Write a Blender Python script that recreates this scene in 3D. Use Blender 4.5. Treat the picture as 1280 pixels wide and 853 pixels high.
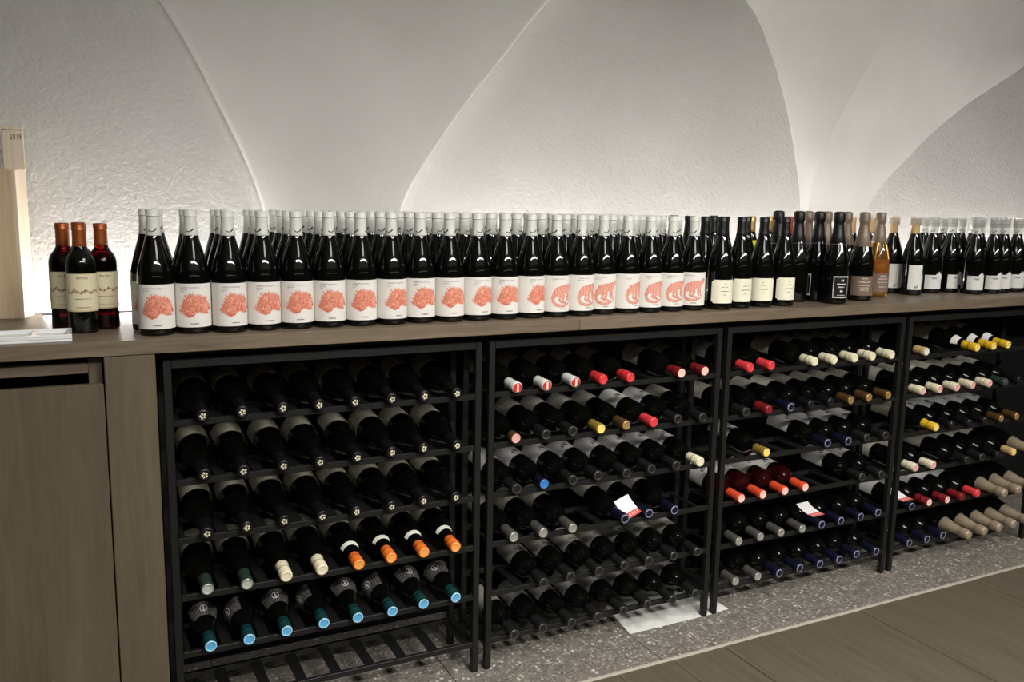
import bpy, bmesh, math, random
import numpy as np
from mathutils import Matrix, Vector

random.seed(7)
SC = bpy.context.scene
COL = SC.collection
for o in list(bpy.data.objects):
    bpy.data.objects.remove(o)

# ------------------------------------------------------------------ camera
F_PX, YAW, PITCH, ROLL = 1089.28, 0.4677, 0.1550, 0.0183
cam_data = bpy.data.cameras.new('camera')
cam = bpy.data.objects.new('camera', cam_data)
COL.objects.link(cam)
fw = Vector((math.sin(YAW)*math.cos(PITCH), math.cos(YAW)*math.cos(PITCH), -math.sin(PITCH)))
rt = Vector((math.cos(YAW), -math.sin(YAW), 0))
up = rt.cross(fw)
r2 = rt*math.cos(ROLL) + up*math.sin(ROLL)
u2 = up*math.cos(ROLL) - rt*math.sin(ROLL)
cam.matrix_world = Matrix(((r2.x, u2.x, -fw.x, -0.176), (r2.y, u2.y, -fw.y, -2.1756),
                           (r2.z, u2.z, -fw.z, 1.3673), (0, 0, 0, 1)))
cam_data.sensor_width = 36
cam_data.lens = F_PX/1280*36
cam_data.clip_start = 0.05
SC.camera = cam

# ------------------------------------------------------------------ world, lights, exposure
w = bpy.data.worlds.new('world'); SC.world = w; w.use_nodes = True
w.node_tree.nodes['Background'].inputs[0].default_value = (0.02, 0.019, 0.018, 1)
w.node_tree.nodes['Background'].inputs[1].default_value = 1.0
SC.view_settings.view_transform = 'Standard'
SC.view_settings.look = 'None'
SC.view_settings.gamma = 1.0
SC.view_settings.exposure = 0.15
SC.view_settings.use_curve_mapping = False

def area(name, loc, target, size, size_y, power, col, shape='RECTANGLE'):
    l = bpy.data.lights.new(name, 'AREA')
    l.shape = shape; l.size = size; l.size_y = size_y; l.energy = power; l.color = col
    o = bpy.data.objects.new(name, l); COL.objects.link(o)
    o.location = loc
    d = Vector(target) - Vector(loc)
    o.rotation_euler = d.to_track_quat('-Z', 'Y').to_euler()
    return o
# ceiling lamps of the cellar room, in the vault behind the photographer
for lx, pw in ((0.0, 7), (1.05, 8), (2.1, 10), (3.3, 12)):
    lo = area('ceiling_lamp_light', (lx, -2.9, 2.5), (lx+0.1, -0.2, 0.1), 0.98, 0.11, pw, (1.0, 0.97, 0.93))
    lo.data.spread = math.radians(88)
# broad ceiling panel lamp
pn = area('panel_lamp_light', (0.95, -2.05, 2.66), (0.95, -2.05, 0.0), 0.75, 1.5, 60, (1.0, 0.97, 0.93))
pn.rotation_euler = (0, 0, 0)
pn.data.spread = math.radians(143)
# added fill light, out of view, lifting the ambient on upper wall and vault
area('vault_fill_light', (1.2, -4.5, 1.7), (1.2, -4.2, 3.0), 6.5, 0.12, 21, (1.0, 0.985, 0.96))

# ------------------------------------------------------------------ materials
def lin(c):
    return tuple((x/12.92 if x <= 0.04045 else ((x+0.055)/1.055)**2.4) for x in c)
def rgb(r, g, b):
    return lin((r/255, g/255, b/255)) + (1,)
MATS = {}
def mat(name, col, rough=0.5, metal=0.0, spec=0.5, trans=0.0, ior=1.45, emit=None, coat=0.0):
    if name in MATS: return MATS[name]
    m = bpy.data.materials.new(name); m.use_nodes = True
    b = m.node_tree.nodes['Principled BSDF']
    b.inputs['Base Color'].default_value = col
    b.inputs['Roughness'].default_value = rough
    b.inputs['Metallic'].default_value = metal
    b.inputs['Specular IOR Level'].default_value = spec
    b.inputs['Transmission Weight'].default_value = trans
    b.inputs['IOR'].default_value = ior
    b.inputs['Coat Weight'].default_value = coat
    if emit:
        b.inputs['Emission Color'].default_value = emit[0]
        b.inputs['Emission Strength'].default_value = emit[1]
    MATS[name] = m
    return m
def nt(m): return m.node_tree.nodes, m.node_tree.links, m.node_tree.nodes['Principled BSDF']
def add_coords(N, L, scale=(1, 1, 1), kind='Object', rot=(0, 0, 0)):
    tc = N.new('ShaderNodeTexCoord'); mp = N.new('ShaderNodeMapping')
    mp.inputs['Scale'].default_value = scale; mp.inputs['Rotation'].default_value = rot
    L.new(tc.outputs[kind], mp.inputs['Vector'])
    return mp.outputs['Vector']
def noise(N, L, vec, scale, detail=4, rough=0.5, dist=0.0):
    n = N.new('ShaderNodeTexNoise'); n.inputs['Scale'].default_value = scale
    n.inputs['Detail'].default_value = detail; n.inputs['Roughness'].default_value = rough
    n.inputs['Distortion'].default_value = dist
    L.new(vec, n.inputs['Vector']); return n
def ramp(N, L, fac, stops):
    r = N.new('ShaderNodeValToRGB')
    e = r.color_ramp.elements
    while len(e) < len(stops): e.new(0.5)
    for k, (p, c) in enumerate(stops):
        e[k].position = p; e[k].color = c
    L.new(fac, r.inputs['Fac']); return r
def bump(N, L, b, h, strength, dist):
    bp = N.new('ShaderNodeBump'); bp.inputs['Strength'].default_value = strength
    bp.inputs['Distance'].default_value = dist
    L.new(h, bp.inputs['Height']); L.new(bp.outputs['Normal'], b.inputs['Normal'])

def plaster(name, fine):
    m = mat(name, rgb(226, 220, 211), 0.85, spec=0.2)
    N, L, b = nt(m)
    v = add_coords(N, L)
    n1 = noise(N, L, v, 85, 4, 0.55); n2 = noise(N, L, v, 3.5, 4, 0.55)
    r = ramp(N, L, n2.outputs['Fac'], [(0.3, rgb(216, 213, 209)), (0.7, rgb(224, 222, 218))])
    L.new(r.outputs['Color'], b.inputs['Base Color'])
    mx = N.new('ShaderNodeMath'); mx.operation = 'MULTIPLY_ADD'; mx.inputs[1].default_value = 1.6
    L.new(n2.outputs['Fac'], mx.inputs[0]); L.new(n1.outputs['Fac'], mx.inputs[2])
    bump(N, L, b, mx.outputs[0], fine, 0.008)
    return m
M_PLASTER = plaster('rough_white_plaster', 0.75)
M_VAULT = plaster('smooth_white_plaster', 0.14)

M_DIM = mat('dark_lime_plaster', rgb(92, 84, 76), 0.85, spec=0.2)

def wood(name, dark, light, scale, rough=0.5, rot=(0, 0, 0), bstr=0.15):
    m = mat(name, light, rough)
    N, L, b = nt(m)
    v = add_coords(N, L, scale, rot=rot)
    n = noise(N, L, v, 6, 6, 0.6, 0.6)
    n2 = noise(N, L, v, 1.1, 3, 0.5, 0.3)
    mx = N.new('ShaderNodeMath'); mx.operation = 'ADD'
    L.new(n.outputs['Fac'], mx.inputs[0]); L.new(n2.outputs['Fac'], mx.inputs[1])
    r = ramp(N, L, mx.outputs[0], [(0.7, dark), (1.25, light)])
    r.color_ramp.elements[1].position = 1.0
    dv = N.new('ShaderNodeMath'); dv.operation = 'MULTIPLY'; dv.inputs[1].default_value = 0.75
    L.new(mx.outputs[0], dv.inputs[0]); L.new(dv.outputs[0], r.inputs['Fac'])
    r.color_ramp.elements[0].position = 0.5
    L.new(r.outputs['Color'], b.inputs['Base Color'])
    bump(N, L, b, n.outputs['Fac'], bstr, 0.002)
    return m
M_OAK_X = wood('smoked_oak_worktop', rgb(90, 78, 64), rgb(124, 110, 92), (1.2, 14, 14), 0.42)
M_OAK_Z = wood('smoked_oak_upright', rgb(80, 71, 56), rgb(100, 89, 71), (12, 12, 0.9), 0.5)
M_FLOORWOOD = wood('dark_oak_floor', rgb(82, 76, 62), rgb(100, 93, 77), (9, 0.8, 9), 0.5)
M_PINE = wood('pale_pine', rgb(205, 178, 138), rgb(232, 211, 178), (16, 16, 0.9), 0.6)
M_PINE2 = wood('light_pine', rgb(222, 200, 168), rgb(240, 226, 202), (18, 18, 1.2), 0.6)
M_DARKIN = mat('cabinet_inside', rgb(28, 25, 22), 0.8)
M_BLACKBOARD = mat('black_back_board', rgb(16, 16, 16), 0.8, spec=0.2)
M_STEEL = mat('black_powder_coat', rgb(24, 24, 23), 0.45, spec=0.35)
N, L, b = nt(M_STEEL)
v = add_coords(N, L); bump(N, L, b, noise(N, L, v, 400, 2).outputs['Fac'], 0.12, 0.001)

def terrazzo():
    m = mat('grey_terrazzo', rgb(120, 115, 107), 0.45)
    N, L, b = nt(m)
    v = add_coords(N, L)
    col = None
    base = ramp(N, L, noise(N, L, v, 30, 6, 0.7).outputs['Fac'], [(0.35, rgb(104, 99, 92)), (0.65, rgb(134, 128, 119))])
    prev = base.outputs['Color']
    for sc, th, seed, cols in ((120, 0.42, 0.0, (rgb(78, 73, 68), rgb(186, 179, 169))), (62, 0.34, 3.1, (rgb(92, 87, 81), rgb(206, 200, 190)))):
        vo = N.new('ShaderNodeTexVoronoi'); vo.inputs['Scale'].default_value = sc
        ad = N.new('ShaderNodeVectorMath'); ad.operation = 'ADD'; ad.inputs[1].default_value = (seed, seed, 0)
        nd = noise(N, L, v, 40, 2); sm = N.new('ShaderNodeVectorMath'); sm.operation = 'SCALE'; sm.inputs['Scale'].default_value = 0.012
        L.new(nd.outputs['Color'], sm.inputs[0])
        a2 = N.new('ShaderNodeVectorMath'); a2.operation = 'ADD'
        L.new(v, ad.inputs[0]); L.new(ad.outputs[0], a2.inputs[0]); L.new(sm.outputs[0], a2.inputs[1])
        L.new(a2.outputs[0], vo.inputs['Vector'])
        lt = N.new('ShaderNodeMath'); lt.operation = 'LESS_THAN'; lt.inputs[1].default_value = th
        L.new(vo.outputs['Distance'], lt.inputs[0])
        sp = N.new('ShaderNodeSeparateColor'); L.new(vo.outputs['Color'], sp.inputs[0])
        cr = ramp(N, L, sp.outputs[0], [(0.0, cols[0]), (0.62, rgb(128, 122, 113)), (1.0, cols[1])])
        mix = N.new('ShaderNodeMix'); mix.data_type = 'RGBA'
        L.new(lt.outputs[0], mix.inputs['Factor']); L.new(prev, mix.inputs['A']); L.new(cr.outputs['Color'], mix.inputs['B'])
        prev = mix.outputs['Result']
    L.new(prev, b.inputs['Base Color'])
    return m
M_TERRAZZO = terrazzo()
M_STONETRIM = mat('pale_stone_trim', rgb(176, 170, 155), 0.5)
M_GROUT = mat('grout', rgb(70, 67, 62), 0.9)
M_MARBLE = mat('white_glazed_plate', rgb(226, 226, 218), 0.3)
N, L, b = nt(M_MARBLE)
v = add_coords(N, L)
L.new(ramp(N, L, noise(N, L, v, 9, 5, 0.6, 0.8).outputs['Fac'], [(0.35, rgb(204, 205, 198)), (0.6, rgb(232, 232, 225))]).outputs['Color'], b.inputs['Base Color'])
M_WHITEGLOSS = mat('white_gloss_ceramic', rgb(228, 230, 228), 0.15)
M_CARD = mat('white_card', rgb(232, 230, 226), 0.6)
M_CARDRED = mat('red_print', rgb(205, 70, 62), 0.6)
M_CARDPINK = mat('pale_pink_print', rgb(240, 190, 180), 0.6)
M_LED = mat('led_diffuser', rgb(255, 250, 240), 0.5, emit=((1.0, 0.985, 0.96, 1), 112.0))
M_ALU = mat('led_profile', rgb(170, 168, 164), 0.4, metal=0.8)

M_GLASS = mat('black_green_glass', (0.0022, 0.0028, 0.0020, 1), 0.045, spec=0.5)
M_GLASSRED = mat('red_wine_glass', (1, 1, 1, 1), 0.03, spec=0.5, trans=1.0, ior=1.34)
va = M_GLASSRED.node_tree.nodes.new('ShaderNodeVolumeAbsorption')
va.inputs['Color'].default_value = (0.62, 0.03, 0.012, 1); va.inputs['Density'].default_value = 300
M_GLASSRED.node_tree.links.new(va.outputs[0], M_GLASSRED.node_tree.nodes['Material Output'].inputs['Volume'])
M_GLASSROSE = mat('dark_rose_glass', rgb(38, 6, 7), 0.06, spec=0.5)
M_GLASSAMBER = mat('amber_rose_glass', rgb(236, 176, 92), 0.04, spec=0.5, trans=0.9, ior=1.33)
M_GLASSGREEN = mat('olive_glass', rgb(24, 26, 10), 0.06, spec=0.5)
M_PLASTIC = mat('clear_plastic', rgb(240, 240, 238), 0.12, spec=0.5, trans=0.75, ior=1.2)
M_INK = mat('black_ink', rgb(26, 26, 28), 0.7)
M_INKGREY = mat('grey_ink', rgb(112, 110, 106), 0.7)
M_INKWHITE = mat('white_ink', rgb(228, 222, 214), 0.6)
M_INKBROWN = mat('brown_ink', rgb(92, 66, 44), 0.7)
M_STAMP = mat('burnt_stamp', rgb(112, 84, 62), 0.8)

M_PAPER = mat('printed_paper', (0.8, 0.8, 0.8, 1), 0.55, spec=0.3)
N, L, b = nt(M_PAPER)
at = N.new('ShaderNodeAttribute'); at.attribute_name = 'print_colour'
L.new(at.outputs['Color'], b.inputs['Base Color'])

def foil(name, c, metal=0.0, rough=0.38):
    return mat('foil_' + name, c, rough, metal, spec=0.5)
FOIL = {
 'white': foil('white', rgb(214, 215, 208)), 'cream': foil('cream', rgb(226, 217, 186)),
 'black': foil('black', rgb(14, 14, 15), 0, 0.4), 'charcoal': foil('charcoal', rgb(25, 25, 25)),
 'gunmetal': foil('gunmetal', rgb(82, 80, 75), 0.3, 0.42), 'silver': foil('silver', rgb(176, 174, 166), 0.5, 0.35),
 'red': foil('red', rgb(196, 48, 52)), 'brightred': foil('brightred', rgb(214, 62, 66)),
 'darkred': foil('darkred', rgb(118, 26, 32)), 'pink': foil('pink', rgb(226, 170, 160)),
 'orange': foil('orange', rgb(222, 112, 40)), 'paleorange': foil('paleorange', rgb(240, 160, 80)),
 'coral': foil('coral', rgb(210, 74, 44)), 'blush': foil('blush', rgb(240, 196, 180)),
 'teal': foil('teal', rgb(16, 52, 54)), 'sky': foil('sky', rgb(92, 168, 214)), 'paleblue': foil('paleblue', rgb(166, 212, 236)),
 'navy': foil('navy', rgb(12, 16, 36)), 'lavender': foil('lavender', rgb(124, 126, 152)), 'blue': foil('blue', rgb(58, 120, 190)),
 'yellow': foil('yellow', rgb(224, 182, 44)), 'paleyellow': foil('paleyellow', rgb(240, 214, 110)),
 'gold': foil('gold', rgb(186, 150, 92), 0.5, 0.35), 'tan': foil('tan', rgb(200, 166, 118)),
 'bronze': foil('bronze', rgb(92, 66, 36), 0.3), 'copper': foil('copper', rgb(158, 84, 42), 0.45, 0.38),
 'taupe': foil('taupe', rgb(128, 114, 98), 0.25, 0.42), 'beige': foil('beige', rgb(158, 142, 120), 0.25, 0.42),
 'green': foil('green', rgb(38, 56, 46)), 'palegreen': foil('palegreen', rgb(172, 182, 166)),
 'olive': foil('olive', rgb(132, 112, 48)), 'rust': foil('rust', rgb(168, 74, 48)),
 'smoke': foil('smoke', rgb(62, 60, 57)), 'lime': foil('lime', rgb(206, 206, 40)),
}

# ------------------------------------------------------------------ mesh helpers
def new_mesh(name, verts, faces, material=None, smooth=False):
    me = bpy.data.meshes.new(name)
    me.from_pydata([tuple(v) for v in verts], [], faces)
    me.update()
    if material: me.materials.append(material)
    if smooth:
        me.polygons.foreach_set('use_smooth', [True]*len(me.polygons))
    return me
def obj(name, me, parent=None, kind=None, label=None, cat=None, group=None):
    o = bpy.data.objects.new(name, me); COL.objects.link(o)
    if parent: o.parent = parent
    if kind: o['kind'] = kind
    if label: o['label'] = label
    if cat: o['category'] = cat
    if group: o['group'] = group
    return o
BOXC = {}
def box_me(sx, sy, sz, material, bevel=0.0):
    """box centred in x/y/z"""
    key = (round(sx, 5), round(sy, 5), round(sz, 5), material.name, bevel)
    if key in BOXC: return BOXC[key]
    bm = bmesh.new()
    bmesh.ops.create_cube(bm, size=1.0)
    for v in bm.verts: v.co = Vector((v.co.x*sx, v.co.y*sy, v.co.z*sz))
    if bevel: bmesh.ops.bevel(bm, geom=bm.edges[:], offset=bevel, segments=1, affect='EDGES')
    me = bpy.data.meshes.new('box'); bm.to_mesh(me); bm.free(); me.materials.append(material)
    BOXC[key] = me
    return me
def box(name, lo, hi, material, parent=None, bevel=0.0, **kw):
    s = [hi[i]-lo[i] for i in range(3)]
    o = obj(name, box_me(*s, material, bevel), parent, **kw)
    c = Vector([(hi[i]+lo[i])/2 for i in range(3)])
    o.location = c - (parent.location if parent else Vector((0, 0, 0)))
    return o
def empty(name, loc, label, cat, group=None):
    o = obj(name, None, None, None, label, cat, group)
    o.location = loc; o.empty_display_size = 0.05
    return o
def lathe(profile, material, seg=24, name='lathe', a0=0.0):
    verts, faces = [], []
    rings = []
    for r, z in profile:
        if r < 1e-6:
            rings.append([len(verts)]); verts.append((0, 0, z))
        else:
            rings.append(list(range(len(verts), len(verts)+seg)))
            for k in range(seg):
                a = a0 + 2*math.pi*k/seg
                verts.append((r*math.cos(a), r*math.sin(a), z))
    for A, B in zip(rings, rings[1:]):
        if len(A) == 1 and len(B) == 1: continue
        for k in range(seg):
            k2 = (k+1) % seg
            if len(A) == 1: faces.append((A[0], B[k2], B[k]))
            elif len(B) == 1: faces.append((A[k], A[k2], B[0]))
            else: faces.append((A[k], A[k2], B[k2], B[k]))
    return new_mesh(name, verts, faces, material, True)
def profile_r(profile, z):
    for (ra, za), (rb, zb) in zip(profile, profile[1:]):
        if za <= z <= zb and zb > za: return ra+(rb-ra)*(z-za)/(zb-za)
    return profile[-1][0]

def cyl_label(rf, z0, z1, half_deg, nu, nv, colour, keep=None, lift=0.0004):
    """label grid wrapped round a bottle; rf(z) radius; colour(U,V) -> Nx3 sRGB 0..255 with U in degrees, V 0..1"""
    us = np.linspace(-half_deg, half_deg, nu+1); vs = np.linspace(0, 1, nv+1)
    verts, cols, faces = [], [], []
    U, V = np.meshgrid(us, vs)
    C = np.asarray(colour(U.ravel(), V.ravel()), float)/255
    C = np.where(C <= 0.04045, C/12.92, ((C+0.055)/1.055)**2.4)
    for v_ in vs:
        z = z0+(z1-z0)*v_; r = rf(z)+lift
        for u_ in us:
            a = math.radians(u_)
            verts.append((r*math.sin(a), -r*math.cos(a), z))
    for j in range(nv):
        for i in range(nu):
            if keep and not keep((us[i]+us[i+1])/2, (vs[j]+vs[j+1])/2): continue
            a = j*(nu+1)+i
            faces.append((a, a+1, a+nu+2, a+nu+1))
    me = new_mesh('label', verts, faces, M_PAPER, True)
    at = me.attributes.new('print_colour', 'FLOAT_COLOR', 'POINT')
    at.data.foreach_set('color', np.concatenate([C, np.ones((len(C), 1))], 1).astype(np.float32).ravel())
    return me

TEXTC = {}
def text_polys(body):
    if body in TEXTC: return TEXTC[body]
    cu = bpy.data.curves.new('t', 'FONT'); cu.body = body; cu.resolution_u = 2
    cu.align_x = 'CENTER'; cu.align_y = 'CENTER'
    o = bpy.data.objects.new('t', cu); COL.objects.link(o)
    dg = bpy.context.evaluated_depsgraph_get(); dg.update()
    me = o.evaluated_get(dg).to_mesh()
    V = np.array([v.co[:] for v in me.vertices]); P = [tuple(p.vertices) for p in me.polygons]
    o.evaluated_get(dg).to_mesh_clear()
    bpy.data.objects.remove(o); bpy.data.curves.remove(cu)
    TEXTC[body] = (V, P)
    return TEXTC[body]
def cyl_text(lines, r, material, lift=0.0008):
    """lines: (text, width_m, height_scale, centre_arc_m, z)"""
    verts, faces = [], []
    for body, wid, hs, cx, cz in lines:
        V, P = text_polys(body)
        s = wid/(V[:, 0].max()-V[:, 0].min())
        n = len(verts)
        for x, y, _ in V:
            a = (cx+x*s)/r
            verts.append(((r+lift)*math.sin(a), -(r+lift)*math.cos(a), cz+y*s*hs))
        faces += [tuple(i+n for i in p) for p in P]
    return new_mesh('lettering', verts, faces, material)
def ribbon(paths, rf, material, lift=0.0007):
    """paths: list of [(arc_m, z, halfwidth_m)...] drawn as ink strokes on a surface of revolution"""
    verts, faces = [], []
    for pts in paths:
        n = len(verts)
        for k, (s, z, h) in enumerate(pts):
            p = pts[max(k-1, 0)]; q = pts[min(k+1, len(pts)-1)]
            t = Vector((q[0]-p[0], q[1]-p[1])).normalized(); nn = (-t.y*h, t.x*h)
            for sg in (1, -1):
                ss, zz = s+sg*nn[0], z+sg*nn[1]; r = rf(zz); a = ss/r
                verts.append(((r+lift)*math.sin(a), -(r+lift)*math.cos(a), zz))
        for k in range(len(pts)-1):
            a = n+2*k; faces.append((a, a+1, a+3, a+2))
    return new_mesh('ink', verts, faces, material)

# ------------------------------------------------------------------ STRUCTURE
ZC = 1.045          # worktop height
WY = 0.57           # wall plane
def struct(name, me, **kw): return obj(name, me, None, 'structure', **kw)

# room shell
struct('wall_back', new_mesh('wall_back', [(-3.2, WY, 0), (5.6, WY, 0), (5.6, WY, 2.9), (-3.2, WY, 2.9)], [(0, 1, 2, 3)], M_PLASTER),
       label='rough white plaster wall with arched lunettes behind the counter')
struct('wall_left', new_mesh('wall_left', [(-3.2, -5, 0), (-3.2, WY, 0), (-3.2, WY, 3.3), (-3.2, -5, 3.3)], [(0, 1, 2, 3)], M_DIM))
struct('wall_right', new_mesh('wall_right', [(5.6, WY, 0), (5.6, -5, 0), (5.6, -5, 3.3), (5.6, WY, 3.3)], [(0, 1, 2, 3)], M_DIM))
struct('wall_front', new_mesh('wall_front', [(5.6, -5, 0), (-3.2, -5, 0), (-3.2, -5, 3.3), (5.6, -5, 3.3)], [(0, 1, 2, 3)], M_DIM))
vs, fs = [], []
for k in range(25):
    t = k/24; y = 0.30+(-5.0-0.30)*t; z = 2.42+0.75*math.sin(math.pi*min(t*1.0, 1))**0.8
    vs += [(-3.2, y, z), (5.6, y, z)]
    if k: fs.append((2*k-2, 2*k-1, 2*k+1, 2*k))
struct('ceiling', new_mesh('ceiling', vs, fs, M_VAULT, True))

# vault springers growing out of the back wall between the lunettes
def interp(pts, z):
    zs = [p[1] for p in pts]; xs = [p[0] for p in pts]
    # smooth monotone interpolation (Catmull-Rom on z)
    if z <= zs[0]: return xs[0]
    if z >= zs[-1]: return xs[-1]
    for i in range(len(zs)-1):
        if zs[i] <= z <= zs[i+1]:
            h = zs[i+1]-zs[i]; t = (z-zs[i])/h
            m0 = (xs[i+1]-xs[i-1])/(zs[i+1]-zs[i-1]) if i > 0 else (xs[1]-xs[0])/h
            m1 = (xs[i+2]-xs[i])/(zs[i+2]-zs[i]) if i+2 < len(zs) else (xs[i+1]-xs[i])/h
            return ((2*t**3-3*t**2+1)*xs[i]+(t**3-2*t**2+t)*h*m0+(-2*t**3+3*t**2)*xs[i+1]+(t**3-t**2)*h*m1)
def springer(name, XL, XR, ridge, depth, sharp, dx=0.0, label=None):
    vs, fs = [], []
    nz, nu = 48, 32
    z0, z1 = 1.05, 2.42
    for j in range(nz+1):
        z = z0+(z1-z0)*j/nz
        xl, xr, d, xr0 = interp(XL, z), interp(XR, z), interp(depth, z), interp(ridge, z)
        for i in range(nu+1):
            u = i/nu*2-1
            if sharp == 0: u = math.copysign(1-(1-abs(u))**3.0, u)
            x = xr0+(xr-xr0)*u if u > 0 else xr0+(xr0-xl)*u
            f_lin = 1-abs(u); f_smooth = 0.5+0.5*math.cos(math.pi*u)
            f_rnd = 1-u*u
            k = sharp*min(1, max(0, (z-1.45)/0.25))
            f = k*f_lin + (1-k)*(0.45*f_smooth+0.55*f_rnd)
            if sharp == 0: f = (1-abs(u)**260)*((0.45+0.55*(1-abs(u)**3)) if u < 0 else (0.93+0.07*(1-u*u)))
            vs.append((x+dx, WY-d*f-(0.0 if abs(u) < 1 else -0.004), z))
    for j in range(nz):
        for i in range(nu):
            a = j*(nu+1)+i; fs.append((a, a+1, a+nu+2, a+nu+1))
    me = new_mesh(name, vs, fs, M_VAULT, True)
    if sharp:
        at = me.attributes.new('sharp_edge', 'BOOLEAN', 'EDGE')
        ridge_v = {j*(nu+1)+nu//2 for j in range(nz+1) if z0+(z1-z0)*j/nz > 1.5}
        for e in me.edges:
            if e.vertices[0] in ridge_v and e.vertices[1] in ridge_v: at.data[e.index].value = True
    return struct(name, me, label=label)
P1 = dict(XL=[(0.36, 1.05), (0.349, 1.345), (0.207, 1.689), (0.078, 1.919), (-0.10, 2.15), (-0.45, 2.42)],
          XR=[(0.77, 1.05), (0.782, 1.346), (0.932, 1.597), (1.117, 1.835), (1.280, 2.034), (1.70, 2.42)],
          ridge=[(0.565, 1.05), (0.565, 1.345), (0.60, 1.7), (0.62, 2.0), (0.63, 2.42)],
          depth=[(0.05, 1.05), (0.052, 1.345), (0.068, 1.60), (0.09, 1.80), (0.12, 2.0), (0.16, 2.2), (0.24, 2.42)], sharp=0.0)
P2 = dict(XL=[(2.55, 1.05), (2.543, 1.383), (2.446, 1.728), (2.317, 1.997), (2.183, 2.162), (1.75, 2.42)],
          XR=[(2.95, 1.05), (2.965, 1.39), (3.213, 1.634), (3.511, 1.844), (3.904, 2.053), (4.5, 2.42)],
          ridge=[(2.62, 1.05), (2.585, 1.40), (2.577, 1.588), (2.630, 1.80), (2.70, 2.0), (2.755, 2.2), (2.80, 2.42)],
          depth=[(0.004, 1.05), (0.015, 1.38), (0.065, 1.588), (0.135, 1.80), (0.20, 2.0), (0.28, 2.2), (0.40, 2.42)], sharp=1.0)
springer('vault_springer', **P1, label='smooth white vault springing between two lunettes behind hedgehog bottles')
springer('vault_springer', **P2, label='white vault springing with sharp groin behind the sparkling bottles')
springer('vault_springer', **P1, dx=-2.20, label='white vault springing beyond the pine crate')
springer('vault_springer', **P2, dx=2.37, label='white vault springing beyond the last wine rack')

# floors
fl = struct('floor', new_mesh('floor', [(-3.2, -5, -0.03), (5.6, -5, -0.03), (5.6, WY, -0.03), (-3.2, WY, -0.03)], [(0, 1, 2, 3)], M_GROUT),
            label='dark oak plank floor with terrazzo strip below the racks')
x = -3.2; k = 0
while x < 5.55:
    box('plank', (x+0.001, -5.0, -0.028), (x+0.199, -0.186, -0.0005 - 0.0006*(k % 3)), M_FLOORWOOD, fl, 0.0012)
    x += 0.2; k += 1
x = -2.97
while x < 5.5:
    box('terrazzo_tile', (x+0.0012, -0.174, -0.028), (x+0.6188, WY, 0.0), M_TERRAZZO, fl, 0.0008)
    x += 0.62
box('trim_1', (-3.2, -0.186, -0.028), (5.6, -0.174, 0.0015), M_STONETRIM, None, 0.0008, kind='structure',
    label='thin pale stone edging strip between terrazzo and oak floor')

# ------------------------------------------------------------------ FURNITURE
RW, RG = 0.8307, 0.0225
RL = RW+RG
RTOP = 0.988
BARS = [0.841, 0.692, 0.543, 0.394, 0.243, 0.096]      # tops of the front rails
SLOT0, SLOTD = 0.081, 0.0955
RNAME = ['beside the wooden cabinet', 'above the white floor plate', 'holding coral-capped rose bottles', 'holding beige-foiled sparkling bottles']
RLABEL = ['black steel wine rack beside the wooden cabinet, lowest shelf empty',
          'black steel wine rack standing over the white floor plate',
          'black steel wine rack with coral-capped rose bottles and navy-capped lower row',
          'black steel wine rack with yellow capsules on top and beige foils below']
T = 0.019
for R in range(4):
    x0 = R*RL
    rk = empty('wine_rack', (x0, 0, 0), RLABEL[R], 'wine rack', 'black steel wine racks under the counter')
    for xx in (x0, x0+RW-T):
        for yy in (0.0, 0.182):
            p = box('post', (xx, yy, 0.004), (xx+T, yy+T, RTOP), M_STEEL, rk, 0.0015)
            box('foot', (xx+0.001, yy+0.001, 0.0), (xx+T-0.001, yy+T-0.001, 0.008), M_BLACKBOARD, rk, 0.001)
    for yy in (0.0, 0.182):
        box('top_rail', (x0+T, yy, RTOP-0.02), (x0+RW-T, yy+T, RTOP), M_STEEL, rk, 0.0015)
    for xx in (x0, x0+RW-T):
        box('side_rail', (xx, T, RTOP-0.02), (xx+T, 0.182, RTOP), M_STEEL, rk, 0.0015)
        box('side_rail', (xx, T, BARS[5]-0.024), (xx+T, 0.182, BARS[5]-0.008), M_STEEL, rk, 0.0015)
    for zb in BARS:
        box('front_rail', (x0+T, 0.002, zb-0.016), (x0+RW-T, 0.014, zb), M_STEEL, rk, 0.001)
        box('rear_rail', (x0+T, 0.184, zb-0.026), (x0+RW-T, 0.198, zb-0.010), M_STEEL, rk, 0.001)
        for i in range(9):
            xs = x0+SLOT0+SLOTD*(i-0.5)
            wd = 0.014 if 0 < i < 8 else 0.006
            xs = min(max(xs, x0+T+wd), x0+RW-T-wd)
            box('slat', (xs-wd, 0.014, zb-0.018), (xs+wd, 0.184, zb-0.013), M_STEEL, rk)

# worktop of two boards
wt = empty('worktop', (0, 0.26, ZC-0.034), 'long smoked oak worktop carrying the standing bottles', 'worktop')
box('board', (-1.6, -0.028, ZC-0.034), (1.1275, WY-0.004, ZC), M_OAK_X, wt, 0.0012)
box('board', (1.1285, -0.028, ZC-0.034), (4.6, WY-0.004, ZC), M_OAK_X, wt, 0.0012)

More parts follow.
